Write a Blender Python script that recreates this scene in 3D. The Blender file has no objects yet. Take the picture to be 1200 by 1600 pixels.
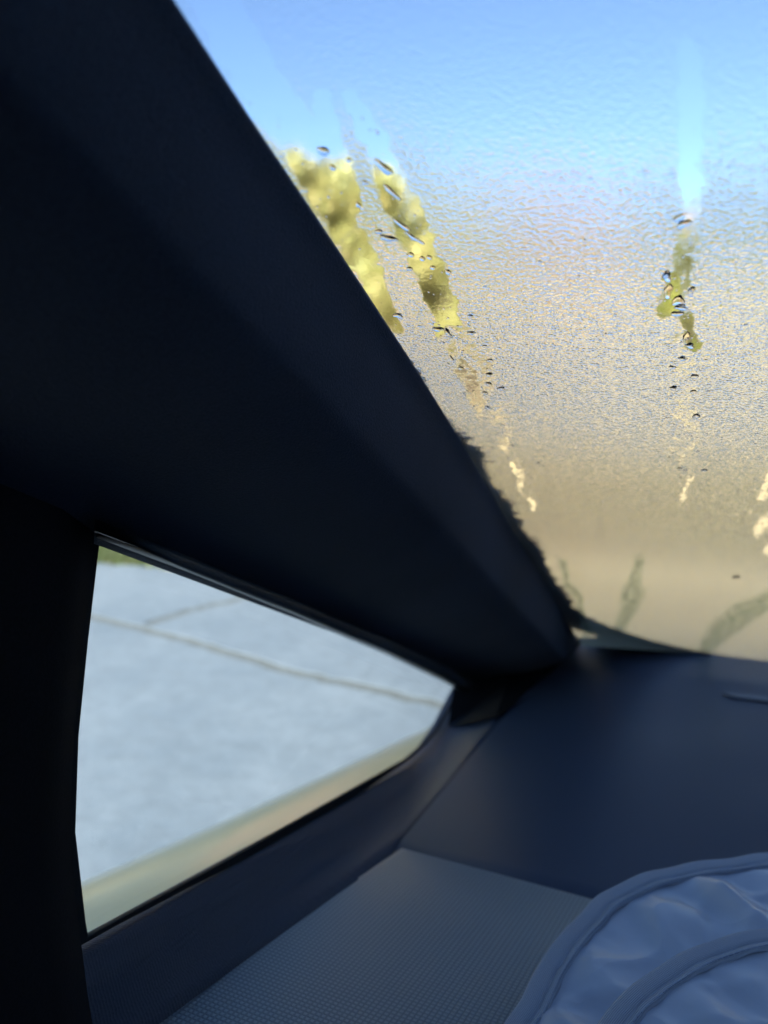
import bpy, bmesh, math, random
import numpy as np
from mathutils import Vector, Matrix
random.seed(7)
rng = np.random.default_rng(7)
sc = bpy.context.scene
col = sc.collection

# ------------------------------------------------------------------ camera, sky, sun, exposure
K = 1.35                       # metres per cabin unit
CAM_H = 1.40
YAW, PITCH = math.radians(21.0), math.radians(11.0)
F = 1202.0
cam_d = bpy.data.cameras.new('camera')
cam = bpy.data.objects.new('camera', cam_d); col.objects.link(cam)
cam.location = (0, 0, CAM_H)
cam.rotation_euler = (math.pi/2 - PITCH, 0, YAW)
cam_d.sensor_fit = 'VERTICAL'; cam_d.sensor_height = 34.6; cam_d.sensor_width = 25.95
cam_d.lens = 26.0
cam_d.clip_start = 0.01; cam_d.clip_end = 2000
cam_d.dof.use_dof = True
cam_d.dof.focus_distance = 0.37
cam_d.dof.aperture_fstop = 6.0
sc.camera = cam

SUN_EL, SUN_AZ = math.radians(27), math.radians(177)      # azimuth clockwise from +Y
world = bpy.data.worlds.new('World'); sc.world = world
world.use_nodes = True
wn = world.node_tree.nodes; wl = world.node_tree.links
bg = wn['Background']
sky = wn.new('ShaderNodeTexSky'); sky.sky_type = 'NISHITA'; sky.sun_disc = False
sky.sun_elevation = SUN_EL; sky.sun_rotation = SUN_AZ
sky.air_density = 0.7; sky.dust_density = 0.15; sky.ozone_density = 3.0
wl.new(sky.outputs[0], bg.inputs[0]); bg.inputs[1].default_value = 0.062
sd = bpy.data.lights.new('sun', 'SUN'); sd.energy = 5.0; sd.angle = math.radians(0.5); sd.color = (1.0, 0.93, 0.82)
sun = bpy.data.objects.new('sun', sd); col.objects.link(sun)
SV = Vector((math.sin(SUN_AZ)*math.cos(SUN_EL), math.cos(SUN_AZ)*math.cos(SUN_EL), math.sin(SUN_EL)))
sun.rotation_euler = SV.to_track_quat('Z', 'Y').to_euler(); sun.location = SV*60

sc.render.engine = 'CYCLES'
sc.view_settings.view_transform = 'Standard'; sc.view_settings.look = 'None'
sc.view_settings.gamma = 1.0; sc.view_settings.use_curve_mapping = False
sc.view_settings.exposure = 2.3
cy = sc.cycles
cy.use_denoising = True
cy.max_bounces = 10; cy.transmission_bounces = 10; cy.diffuse_bounces = 4; cy.glossy_bounces = 4; cy.transparent_max_bounces = 12
cy.sample_clamp_indirect = 6.0
cy.caustics_refractive = True; cy.caustics_reflective = True

# ------------------------------------------------------------------ pixel -> place helpers (surveying the cabin)
cy_, sy_, cp, sp_ = math.cos(YAW), math.sin(YAW), math.cos(PITCH), math.sin(PITCH)
O = Vector((0, 0, CAM_H))
def ray(px, py):
    a, b = (px-600)/F, -(py-800)/F
    fwd = cp + sp_*b; up = cp*b - sp_
    return Vector((a*cy_ - fwd*sy_, fwd*cy_ + a*sy_, up))
def at_z(px, py, z):           # z in cabin units relative to the eye
    d = ray(px, py); return O + d*(z*K/d.z)
def at_x(px, py, x):
    d = ray(px, py); return O + d*(x*K/d.x)
def on_ground(px, py, z=0.0):
    d = ray(px, py); return O + d*((z-CAM_H)/d.z)
TILT = math.radians(28.1)
WN = Vector((0, math.sin(TILT), math.cos(TILT)))            # outward normal of the windshield
WU = Vector((0, -math.cos(TILT), math.sin(TILT)))           # uphill
WD = 0.137*K
WO = O + WN*WD                                              # origin of windshield coordinates
def on_w(px, py, off=0.0):
    d = ray(px, py); return O + d*((WD+off)/d.dot(WN))
def w_xy(p):
    q = p - WO; return (q.x, q.dot(WU))
def w_pt(x, v, b=0.0):         # b = metres outward
    return WO + Vector((x, 0, 0)) + WU*v + WN*b

# ------------------------------------------------------------------ object helpers
def tag(o, label=None, cat=None, group=None, kind=None):
    if label: o['label'] = label
    if cat: o['category'] = cat
    if group: o['group'] = group
    if kind: o['kind'] = kind
    return o
def empty(name, loc=(0, 0, 0)):
    e = bpy.data.objects.new(name, None); col.objects.link(e); e.location = loc; e.empty_display_size = .1
    return e
def adopt(o, parent):
    if parent is not None:
        bpy.context.view_layer.update()
        o.parent = parent; o.matrix_parent_inverse = parent.matrix_world.inverted()
def mk(name, verts, faces, mat, parent=None, smooth=False, matrix=None):
    me = bpy.data.meshes.new(name)
    me.from_pydata([tuple(v) for v in verts], [], [tuple(f) for f in faces]); me.update()
    if mat is not None: me.materials.append(mat)
    if smooth: me.polygons.foreach_set('use_smooth', [True]*len(me.polygons))
    o = bpy.data.objects.new(name, me); col.objects.link(o)
    if matrix is not None: o.matrix_world = matrix
    adopt(o, parent)
    return o
def mods(o, bevel=0, seg=3, sub=0, solid=0, off=1):
    if solid:
        m = o.modifiers.new('solid', 'SOLIDIFY'); m.thickness = solid; m.offset = off
    if bevel:
        m = o.modifiers.new('bevel', 'BEVEL'); m.width = bevel; m.segments = seg; m.limit_method = 'ANGLE'; m.angle_limit = math.radians(30)
        m.harden_normals = False
    if sub:
        m = o.modifiers.new('sub', 'SUBSURF'); m.levels = sub; m.render_levels = sub
    return o
def box(name, lo, hi, mat, parent=None, bevel=0):
    x0, y0, z0 = lo; x1, y1, z1 = hi
    v = [(x, y, z) for x in (x0, x1) for y in (y0, y1) for z in (z0, z1)]
    f = [(0,1,3,2), (4,6,7,5), (0,4,5,1), (2,3,7,6), (0,2,6,4), (1,5,7,3)]
    o = mk(name, v, f, mat, parent)
    if bevel: mods(o, bevel=bevel)
    return o
def loft(name, rows, mat, parent=None, smooth=True, close=False):
    n = len(rows[0]); v = [p for r in rows for p in r]; f = []
    for i in range(len(rows)-1):
        for j in range(n-1 + (1 if close else 0)):
            a = i*n+j; b = i*n+(j+1) % n
            f.append((a, b, b+n, a+n))
    return mk(name, v, f, mat, parent, smooth)
def prism(name, pts, vec, mat, parent=None, bevel=0, seg=3):
    n = len(pts); v = list(pts) + [p+vec for p in pts]
    f = [tuple(range(n)), tuple(range(2*n-1, n-1, -1))] + [(i, i+n, (i+1) % n + n, (i+1) % n) for i in range(n)]
    o = mk(name, v, f, mat, parent)
    bm = bmesh.new(); bm.from_mesh(o.data); bmesh.ops.recalc_face_normals(bm, faces=bm.faces); bm.to_mesh(o.data); bm.free()
    if bevel: mods(o, bevel=bevel, seg=seg)
    return o
def tube(name, pts, r, mat, parent=None, n=8, flat=1.0, up=Vector((0,0,1)), closed=False):
    rows = []
    N = len(pts)
    for i, p in enumerate(pts):
        a = pts[(i-1) % N] if (closed or i) else p
        b = pts[(i+1) % N] if (closed or i < N-1) else p
        t = (b-a).normalized(); s = t.cross(up).normalized(); w = s.cross(t)
        rr = r[i] if hasattr(r, '__len__') else r
        rows.append([p + s*rr*math.cos(2*math.pi*k/n) + w*rr*flat*math.sin(2*math.pi*k/n) for k in range(n)])
    if closed: rows.append(rows[0])
    return loft(name, rows, mat, parent, True, True)
def smoothline(pts, n):        # Catmull-Rom
    out = []; P = [pts[0]*2-pts[1]] + list(pts) + [pts[-1]*2-pts[-2]]
    for i in range(1, len(P)-2):
        for k in range(n):
            t = k/n; a, b, c, d = P[i-1], P[i], P[i+1], P[i+2]
            out.append(.5*((2*b)+(c-a)*t+(2*a-5*b+4*c-d)*t*t+(3*b-a-3*c+d)*t**3))
    out.append(P[-2]); return out

# ------------------------------------------------------------------ material helpers
class NT:
    def __init__(s, name):
        s.m = bpy.data.materials.new(name); s.m.use_nodes = True
        s.t = s.m.node_tree; s.b = s.t.nodes['Principled BSDF']; s.out = s.t.nodes['Material Output']
    def n(s, typ, **kw):
        x = s.t.nodes.new(typ)
        for k, v in kw.items():
            if k.startswith('i_'): x.inputs[int(k[2:]) if k[2:].isdigit() else k[2:].replace('_', ' ')].default_value = v
            else: setattr(x, k, v)
        return x
    def l(s, a, b): s.t.links.new(a, b)
    def obj(s): return s.n('ShaderNodeTexCoord').outputs['Object']
    def noise(s, scale, detail=3, rough=.5, vec=None, dim='3D'):
        x = s.n('ShaderNodeTexNoise', noise_dimensions=dim); x.inputs['Scale'].default_value = scale
        x.inputs['Detail'].default_value = detail; x.inputs['Roughness'].default_value = rough
        if vec is not None: s.l(vec, x.inputs['Vector'])
        return x.outputs['Fac']
    def mapr(s, v, a, b, c, d, smooth=False):
        x = s.n('ShaderNodeMapRange', interpolation_type='SMOOTHSTEP' if smooth else 'LINEAR')
        s.l(v, x.inputs[0]); 
        for i, q in enumerate((a, b, c, d)): x.inputs[i+1].default_value = q
        return x.outputs[0]
    def math(s, op, a, b=None, c=None, clamp=False):
        x = s.n('ShaderNodeMath', operation=op); x.use_clamp = clamp
        for i, q in enumerate((a, b, c)):
            if q is None: continue
            if isinstance(q, (int, float)): x.inputs[i].default_value = q
            else: s.l(q, x.inputs[i])
        return x.outputs[0]
    def ramp(s, v, stops):
        x = s.n('ShaderNodeValToRGB'); e = x.color_ramp.elements
        while len(e) < len(stops): e.new(.5)
        for el, (p, c) in zip(e, stops): el.position = p; el.color = (*c, 1)
        s.l(v, x.inputs[0]); return x.outputs[0]
    def mix(s, f, a, b):
        x = s.n('ShaderNodeMix', data_type='RGBA')
        for i, q in ((0, f), (6, a), (7, b)):
            if isinstance(q, (int, float)): x.inputs[i].default_value = q
            elif isinstance(q, tuple): x.inputs[i].default_value = (*q, 1)
            else: s.l(q, x.inputs[i])
        return x.outputs[2]
    def bump(s, h, dist, strength=1.0, prev=None):
        x = s.n('ShaderNodeBump'); x.inputs['Strength'].default_value = strength; x.inputs['Distance'].default_value = dist
        s.l(h, x.inputs['Height'])
        if prev is not None: s.l(prev, x.inputs['Normal'])
        return x.outputs[0]
    def set(s, color=None, rough=None, spec=None, metal=None, normal=None, **kw):
        for k, v in (('Base Color', color), ('Roughness', rough), ('Specular IOR Level', spec), ('Metallic', metal), ('Normal', normal), *[(a.replace('_', ' '), b) for a, b in kw.items()]):
            if v is None: continue
            i = s.b.inputs[k]
            if isinstance(v, tuple): i.default_value = (*v, 1) if len(v) == 3 else v
            elif isinstance(v, (int, float)): i.default_value = v
            else: s.l(v, i)
        return s

def m_fabric(name, c, rough=.85, scale=900, dist=.0003, spec=.2, sheen=0.0):
    t = NT(name); o = t.obj()
    a = t.noise(scale, 2, .6, o); b = t.noise(6, 3, .5, o)
    colr = t.mix(t.mapr(t.math('ADD', t.math('MULTIPLY', b, .5), t.math('MULTIPLY', a, .5)), .36, .64, 0, 1), tuple(x*.62 for x in c), tuple(x*1.38 for x in c))
    t.set(color=colr, rough=rough, spec=spec, normal=t.bump(a, dist))
    if sheen: t.set(Sheen_Weight=sheen)
    return t.m
M_pillar = m_fabric('pillar_cloth', (.030, .042, .070), .8, 1100, .0007, .22, .06)
M_post = m_fabric('black_trim', (.010, .010, .012), .8, 700, .0002, .15)
M_rubber = m_fabric('black_rubber', (.008, .008, .009), .6, 300, .0001, .3)
M_liner = m_fabric('roof_cloth', (.03, .03, .033), .95, 900, .0002, .1)

def m_dash():
    t = NT('dash_soft_plastic'); o = t.obj()
    v = t.n('ShaderNodeTexVoronoi', feature='F1'); v.inputs['Scale'].default_value = 700; t.l(o, v.inputs['Vector'])
    b = t.noise(3, 4, .6, o)
    t.set(color=t.mix(t.mapr(b, .3, .7, 0, 1), (.050, .063, .098), (.066, .082, .124)), rough=t.mapr(b, .3, .7, .5, .62), spec=.35,
          normal=t.bump(v.outputs['Distance'], .00025, .7))
    return t.m
M_dash = m_dash()
def m_side():
    t = NT('side_grained_plastic'); o = t.obj()
    mp = t.n('ShaderNodeMapping'); mp.inputs['Scale'].default_value = (1, 1, 1); t.l(o, mp.inputs[0])
    v = t.n('ShaderNodeTexVoronoi', feature='F1'); v.inputs['Scale'].default_value = 480; v.inputs['Randomness'].default_value = .25; t.l(mp.outputs[0], v.inputs['Vector'])
    t.set(color=(.045, .060, .095), rough=.55, spec=.35, normal=t.bump(v.outputs['Distance'], .0007, .8))
    return t.m
M_side = m_side()
def m_grid():                    # fine embossed squares
    t = NT('embossed_grid_vinyl'); o = t.obj()
    sep = t.n('ShaderNodeSeparateXYZ'); t.l(o, sep.inputs[0])
    P = 2*math.pi/.0033
    nx = t.noise(8, 1, .5, o)
    x = t.math('SINE', t.math('MULTIPLY', t.math('ADD', sep.outputs[0], t.math('MULTIPLY', sep.outputs[1], .08)), P))
    y = t.math('SINE', t.math('MULTIPLY', sep.outputs[1], P))
    hx = t.mapr(x, -.9, .1, 0, 1, True); hy = t.mapr(y, -.9, .1, 0, 1, True)
    h = t.math('MULTIPLY', hx, hy)
    fine = t.noise(1500, 2, .6, o)
    hh = t.math('ADD', h, t.math('MULTIPLY', fine, .15))
    c = t.mix(h, (.23, .265, .29), (.38, .425, .45))
    t.set(color=c, rough=.42, spec=.5, normal=t.bump(hh, .0005, 1.0))
    return t.m
M_grid = m_grid()

def m_paint():
    t = NT('champagne_paint'); o = t.obj()
    fl = t.noise(4000, 1, .5, o)
    t.set(color=t.mix(t.mapr(fl, .3, .7, 0, 1), (.62, .62, .42), (.72, .71, .50)), rough=.42, metal=.3, Coat_Weight=.7, Coat_Roughness=.22)
    return t.m
M_paint = m_paint()

def m_clear_glass():
    t = NT('clear_side_glass')
    tr = t.n('ShaderNodeBsdfTransparent'); tr.inputs[0].default_value = (.93, .96, .95, 1)
    gl = t.n('ShaderNodeBsdfGlossy'); gl.inputs['Roughness'].default_value = .02
    fr = t.n('ShaderNodeFresnel'); fr.inputs[0].default_value = 1.45
    ge = t.n('ShaderNodeNewGeometry'); mx = t.n('ShaderNodeMixShader'); t.l(t.math('MULTIPLY', fr.outputs[0], t.math('SUBTRACT', 1, ge.outputs['Backfacing'])), mx.inputs[0]); t.l(tr.outputs[0], mx.inputs[1]); t.l(gl.outputs[0], mx.inputs[2])
    t.l(mx.outputs[0], t.out.inputs[0]); return t.m
M_glass = m_clear_glass()

def m_wet_glass():
    t = NT('condensation_glass'); o = t.obj()
    at = t.n('ShaderNodeAttribute', attribute_name='clear'); clear0 = at.outputs['Fac']
    st = t.n('ShaderNodeAttribute', attribute_name='green_blur').outputs['Fac']
    edge = t.noise(260, 3, .6, o)
    c1 = t.math('ADD', clear0, t.math('MULTIPLY', t.math('SUBTRACT', edge, .5), .55))
    clear = t.mapr(c1, .32, .72, 0, 1, True)
    # mist drops: coarse merged drops over fine ones
    warp = t.n('ShaderNodeTexNoise'); warp.inputs['Scale'].default_value = 300; t.l(o, warp.inputs['Vector'])
    sub = t.n('ShaderNodeVectorMath', operation='MULTIPLY_ADD'); t.l(warp.outputs['Color'], sub.inputs[0])
    sub.inputs[1].default_value = (.0005, .0005, 0); t.l(o, sub.inputs[2])
    def drops(scale, lo, hi):
        v = t.n('ShaderNodeTexVoronoi', feature='SMOOTH_F1', voronoi_dimensions='2D'); v.inputs['Scale'].default_value = scale
        v.inputs['Smoothness'].default_value = .35; t.l(sub.outputs[0], v.inputs['Vector'])
        return t.mapr(v.outputs['Distance'], lo, hi, 1, 0, True)
    d1 = drops(500, .05, .62); d2 = drops(1050, .05, .6); n1 = t.noise(220, 2, .5, o)
    h = t.math('ADD', t.math('MULTIPLY', d1, t.mapr(n1, .3, .7, .25, 1.25)), t.math('MULTIPLY', d2, .3))
    wet = t.noise(70, 2, .45, o)
    inv = t.math('SUBTRACT', 1, clear)
    sepv = t.n('ShaderNodeSeparateXYZ'); t.l(o, sepv.inputs[0])
    amp = t.math('MULTIPLY', t.mapr(sepv.outputs[1], -.36, -.16, 1, .16, True), t.mapr(sepv.outputs[1], -.80, -.56, .35, 1, True))
    h = t.math('MULTIPLY', h, amp)
    hm = t.math('ADD', t.math('MULTIPLY', h, t.mapr(clear, 0, .45, 1, .025)), t.math('MULTIPLY', t.math('MULTIPLY', wet, clear), .16))
    nrm = t.bump(hm, .00034, 1.0)
    gl = t.n('ShaderNodeBsdfGlass'); gl.inputs['IOR'].default_value = 1.38
    mist = t.n('ShaderNodeBsdfTranslucent'); mist.inputs[0].default_value = (.95,.95,.95,1); t.l(nrm, mist.inputs['Normal'])
    mxg = t.n('ShaderNodeMixShader'); t.l(t.math('MULTIPLY', t.mapr(clear, .5, 1, 1, 0), .10), mxg.inputs[0]); t.l(mist.outputs[0], mxg.inputs[2])
    t.l(t.math('ADD', .075, t.math('MULTIPLY', t.mapr(clear, .5, 1, 1, 0), t.mapr(sepv.outputs[1], -.66, -.44, .035, .10, True))), gl.inputs['Roughness']); t.l(nrm, gl.inputs['Normal'])
    st = t.math('MULTIPLY', st, t.mapr(t.noise(120, 4, .65, o), .38, .6, .1, 1))  # dark green blur of plants beyond, painted into the glass colour
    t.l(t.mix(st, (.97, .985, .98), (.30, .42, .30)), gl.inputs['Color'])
    t.l(gl.outputs[0], mxg.inputs[1]); t.l(mxg.outputs[0], t.out.inputs[0]); return t.m
M_wet = m_wet_glass()
def m_pane():
    t = NT('outer_glass_face'); gl = t.n('ShaderNodeBsdfGlass'); gl.inputs['IOR'].default_value = 1.38; gl.inputs['Roughness'].default_value = .0
    gl.inputs['Color'].default_value = (.97, .985, .98, 1); t.l(gl.outputs[0], t.out.inputs[0]); return t.m
M_pane = m_pane()
def m_water():
    t = NT('water'); gl = t.n('ShaderNodeBsdfRefraction'); gl.inputs['IOR'].default_value = 1.33; gl.inputs['Roughness'].default_value = 0
    g2 = t.n('ShaderNodeBsdfGlossy'); g2.inputs['Roughness'].default_value = .03
    fr = t.n('ShaderNodeFresnel'); fr.inputs[0].default_value = 1.33; mx = t.n('ShaderNodeMixShader')
    t.l(fr.outputs[0], mx.inputs[0]); t.l(gl.outputs[0], mx.inputs[1]); t.l(g2.outputs[0], mx.inputs[2])
    t.l(mx.outputs[0], t.out.inputs[0]); return t.m
M_water = m_water()

def m_plain(name, c, rough=.7, scale=5, var=.25, bumpd=0.0, bs=40, **kw):
    t = NT(name); o = t.obj(); n = t.noise(scale, 6, .6, o)
    t.set(color=t.mix(t.mapr(n, .3, .7, 0, 1), tuple(x*(1-var) for x in c), tuple(x*(1+var) for x in c)), rough=rough)
    if bumpd: t.set(normal=t.bump(t.noise(bs, 5, .6, o), bumpd))
    if kw: t.set(**kw)
    return t.m

# ------------------------------------------------------------------ ground and pavement
def m_ground():
    t = NT('autumn_lawn'); o = t.obj()
    a = t.noise(.35, 5, .6, o); b = t.noise(9, 4, .7, o)
    c = t.mix(t.mapr(a, .35, .65, 0, 1), (.50, .42, .20), (.66, .52, .28))
    c = t.mix(t.mapr(b, .52, .62, 0, 1), c, (.60, .42, .20))
    t.set(color=c, rough=.9, normal=t.bump(b, .03)); return t.m
g = mk('ground', [(-500,-500,0),(500,-500,0),(500,500,0),(-500,500,0)], [(0,1,2,3)], m_ground()); tag(g, kind='structure')

def m_concrete():
    t = NT('concrete_slab'); o = t.obj()
    a = t.noise(1.3, 6, .62, o); b = t.noise(14, 5, .65, o); c = t.noise(160, 3, .6, o)
    k = t.mix(t.mapr(a, .32, .68, 0, 1), (.10, .135, .18), (.16, .20, .25))
    k = t.mix(t.mapr(b, .42, .75, 0, .6), k, (.092, .118, .15))
    k = t.mix(t.mapr(c, .62, .7, 0, .5), k, (.06, .075, .10))
    t.set(color=k, rough=.85, normal=t.bump(t.math('ADD', c, b), .004)); return t.m
M_conc = m_concrete()
_g = [on_ground(*p) for p in ((60,874),(150,882),(270,893),(420,898))]
_gl = [_g[0]+(_g[0]-_g[1]).normalized()*6] + _g + [_g[-1]+(_g[-1]-_g[-2]).normalized()*14]
_pp = [(p.x,p.y,.004) for p in _gl] + [(14,-14,.004),(-14,-14,.004)]
pav = mk('pavement', _pp, [tuple(range(len(_pp)))[::-1]], m_plain('joint_dirt', (.085,.10,.11), .95, 30)); tag(pav, kind='structure')
# joints surveyed through the quarter window
J1 = [on_ground(*p) for p in ((180,975),(300,1005),(440,1048),(560,1075),(700,1108))]
J2 = [on_ground(*p) for p in ((215,985),(300,955),(390,935))]
grassL = [on_ground(*p) for p in ((60,874),(150,882),(270,893),(420,898))]
def ext(a, b, d): return a + (a-b).normalized()*d
def wob(line, n=10, amp=.006):
    out = []
    for i in range(len(line)-1):
        for k in range(n):
            q = line[i].lerp(line[i+1], k/n); out.append(q+Vector((random.gauss(0,amp), random.gauss(0,amp), 0)))
    out.append(line[-1]); return out
def slab(poly):
    cx = sum((p.x for p in poly))/len(poly); 
    pts = [Vector((p.x, p.y, .006)) for p in poly]
    return prism('slab', pts, Vector((0,0,.004)), M_conc, pav)
W_ = .036
j1 = wob([ext(J1[0], J1[1], 9)] + J1 + [ext(J1[-1], J1[-2], 14)])
d1 = (J1[-1]-J1[0]).normalized(); nn = Vector((-d1.y, d1.x, 0))
if nn.dot(O - J1[2]) < 0: nn = -nn            # nn points towards the car
nearline = [p + nn*W_ for p in j1]; farline = [p - nn*W_ for p in j1]
# near slab: from the joint back under the car
near = nearline + [Vector((nearline[-1].x,-14,0)), Vector((nearline[0].x,-14,0))]
slab(near)
# far slab, split by the second joint
i2 = min(range(len(farline)), key=lambda i: (farline[i]-J2[0]).length)
def cross_grass(p, d):
    for k in range(len(gL)-1):
        a_, b_ = gL[k], gL[k+1]; e = b_-a_; den = d.x*e.y - d.y*e.x
        if abs(den) < 1e-9: continue
        t_ = ((a_.x-p.x)*e.y - (a_.y-p.y)*e.x)/den; u_ = ((a_.x-p.x)*d.y - (a_.y-p.y)*d.x)/den
        if t_ > 0 and 0 <= u_ <= 1: return p + d*t_
    return p + d*2
gL = [ext(grassL[0], grassL[1], 6)] + grassL + [ext(grassL[-1], grassL[-2], 14)]
j2 = wob([farline[i2]] + J2[1:] + [cross_grass(J2[-1], (J2[-1]-J2[-2]).normalized()) - (J2[-1]-J2[-2]).normalized()*.05])
d2 = (J2[-1]-J2[0]).normalized(); n2 = Vector((-d2.y, d2.x, 0))*W_
e2 = j2[-1]
gl_ = [ext(grassL[0], grassL[1], 6)] + grassL + [ext(grassL[-1], grassL[-2], 14)]
igr = min(range(len(gl_)), key=lambda i: (gl_[i]-e2).length)
fl = wob(gl_, 12, .03)

slab_far_l = farline[:i2+1] + [p + n2 for p in j2[1:]]
# decide sides by building generous polygons clipped with simple ordering
near_i = min(range(len(fl)), key=lambda i: (fl[i]-e2).length)
slab(farline[:i2+1] + [p + n2 for p in j2[1:]] + fl[:near_i][::-1])
slab([p - n2 for p in j2[::-1]][:-1] + farline[i2:] + fl[near_i:][::-1])

# ------------------------------------------------------------------ car
car = empty('car', (0.75, -.6, 0))
tag(car, 'champagne car seen from its driver seat, with misted windshield and black cabin trim', 'car')
WS_TOP = w_xy(O)[1] + .16*K     # v of the roof edge
base_px = [(905,1008),(980,1020),(1080,1032),(1200,1048)]
def wv(px, py): return w_xy(on_w(px, py))
A_px = [(130,-215),(270,0),(345,118),(420,230),(530,395),(640,562),(720,690),(800,828),(860,925),(905,1003)]
A_pts = [wv(*p) for p in A_px][::-1]          # bottom -> top
xr = 1.62                                     # right edge of the glass
v_bot = min(wv(905,1008)[1], wv(1200,1048)[1]) - .12
wsh = empty('windshield', w_pt(.6, v_bot)); adopt(wsh, car)
wsh['label'] = 'misted windshield with water trails'
WM = Matrix((( 1,WU.x,WN.x,WO.x),(0,WU.y,WN.y,WO.y),(0,WU.z,WN.z,WO.z),(0,0,0,1)))
# --- inner face: fine grid with the wiped and run-down trails as an attribute
def seg_d(X, Y, line, hw):
    """signed closeness to a polyline with varying half width: 1 inside, 0 outside"""
    best = np.zeros_like(X)
    for i in range(len(line)-1):
        (x0,y0),(x1,y1) = line[i], line[i+1]; w0, w1 = hw[i], hw[i+1]
        dx, dy = x1-x0, y1-y0; L = dx*dx+dy*dy
        tt = np.clip(((X-x0)*dx+(Y-y0)*dy)/L, 0, 1)
        d = np.hypot(X-x0-tt*dx, Y-y0-tt*dy); w = w0+(w1-w0)*tt
        best = np.maximum(best, np.clip(1.5*(1.0 - d/w)+.30, 0, 1))
    return best
gx0, gx1 = A_pts[0][0]-.10, .62
gv0, gv1 = v_bot, WS_TOP
step = .0022
nx, nv = int((gx1-gx0)/step), int((gv1-gv0)/step)
X, V = np.meshgrid(np.linspace(gx0, gx1, nx), np.linspace(gv0, gv1, nv))
# forward projection of each grid point to the photo frame, where the trails were surveyed
Wx = X; Wy = WO.y + WU.y*V; Wz = WO.z + WU.z*V - CAM_H
R = Wx*cy_ + Wy*sy_; Fw = -Wx*sy_ + Wy*cy_
De = Fw*cp - Wz*sp_; Up = Fw*sp_ + Wz*cp
De = np.where(De > .02, De, .02)
PX = 600 + F*R/De; PY = 800 - F*Up/De
def wob_np(PX, PY, s, a, ph):
    return a*(np.sin(PX/s+ph)*np.cos(PY/(s*1.3)+ph*2)+.6*np.sin(PY/(s*.45)+ph*3+PX/(s*.7)))
QX = PX + wob_np(PX, PY, 23, 4, 1.0) + wob_np(PX, PY, 9, 2, 2.2); QY = PY + wob_np(PX, PY, 17, 4, 4.0)
trails = [
 ([(300,-60),(400,120),(470,220),(520,320),(575,425),(622,515)], [50,48,46,32,24,10], 1),
 ([(500,150),(530,250),(560,330)], [16,26,10], 1),
 ([(545,150),(580,215),(610,280),(650,370),(690,455),(712,505)], [16,24,28,30,24,12], 1),
 ([(640,330),(668,410),(690,520)], [22,30,12], 1),
 ([(690,520),(735,600),(752,650)], [12,20,10], .52),
 ([(700,490),(760,570),(785,690),(808,730),(836,795)], [20,24,18,14,8], .45),
 ([(1075,75),(1080,180),(1080,300)], [22,30,24], .85),
 ([(1082,290),(1078,350),(1066,420),(1048,480)], [24,28,32,32], .56),
 ([(1045,425),(1052,480),(1075,500),(1082,540)], [12,18,12,10], .78),
 ([(1070,520),(1075,600),(1065,700),(1075,745)], [36,36,30,14], .43),
 ([(1076,748),(1068,775),(1062,800)], [8,9,6], .54),
 ([(786,700),(805,735),(834,795)], [7,9,6], .56),
 ([(1200,745),(1182,800),(1200,850),(1215,870)], [8,22,26,20], .52),
]
clear = np.zeros_like(PX)
for ln, hw, a in trails: clear = np.maximum(clear, a*seg_d(QX, QY, ln, hw))
patch = np.sin(PX/13+np.sin(PY/19)*2)*np.sin(PY/21+PX/31+1.3) + .5*np.sin(PX/6.1+PY/8.3)
clear = np.where(PY > 225, clear*(1 - .42*np.clip(patch, 0, 1)), clear)
green_blur_lines = [([(1000,880),(990,920),(972,985)], [10,17,10]), ([(1215,925),(1165,955),(1120,990),(1095,1030)], [12,18,15,10]),
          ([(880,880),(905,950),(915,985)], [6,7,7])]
green_blur = np.zeros_like(PX)  # mask for the blurred greenery painted into the glass tint
for ln, hw in green_blur_lines: green_blur = np.maximum(green_blur, seg_d(QX, QY, ln, hw))
green_blur = np.clip(green_blur*.85, 0, .85)
idx = np.arange(nx*nv).reshape(nv, nx)
quads = np.stack([idx[:-1,:-1], idx[:-1,1:], idx[1:,1:], idx[1:,:-1]], -1).reshape(-1, 4)[:, ::-1]
me = bpy.data.meshes.new('misted_glass')
co = np.stack([X, V, np.zeros_like(X)], -1).reshape(-1, 3)
me.vertices.add(len(co)); me.vertices.foreach_set('co', co.ravel())
me.loops.add(quads.size); me.loops.foreach_set('vertex_index', quads.ravel())
me.polygons.add(len(quads)); me.polygons.foreach_set('loop_start', np.arange(len(quads))*4)
me.update(); me.validate()
for nm, arr in (('clear', clear), ('green_blur', green_blur)):
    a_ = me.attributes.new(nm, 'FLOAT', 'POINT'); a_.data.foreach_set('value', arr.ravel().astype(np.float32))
# remaining (far right) part of the inner face and the outer face
nb = len(co)
me.materials.append(M_wet)
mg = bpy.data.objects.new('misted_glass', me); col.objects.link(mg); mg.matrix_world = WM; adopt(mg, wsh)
T = .0045
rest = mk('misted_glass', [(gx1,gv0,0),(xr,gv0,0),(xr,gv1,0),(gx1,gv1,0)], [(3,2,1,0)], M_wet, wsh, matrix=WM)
outer = mk('outer_glass', [(gx0,gv0,T),(xr,gv0,T),(xr,gv1,T),(gx0,gv1,T)], [(0,1,2,3)], M_pane, wsh, matrix=WM)
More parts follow.
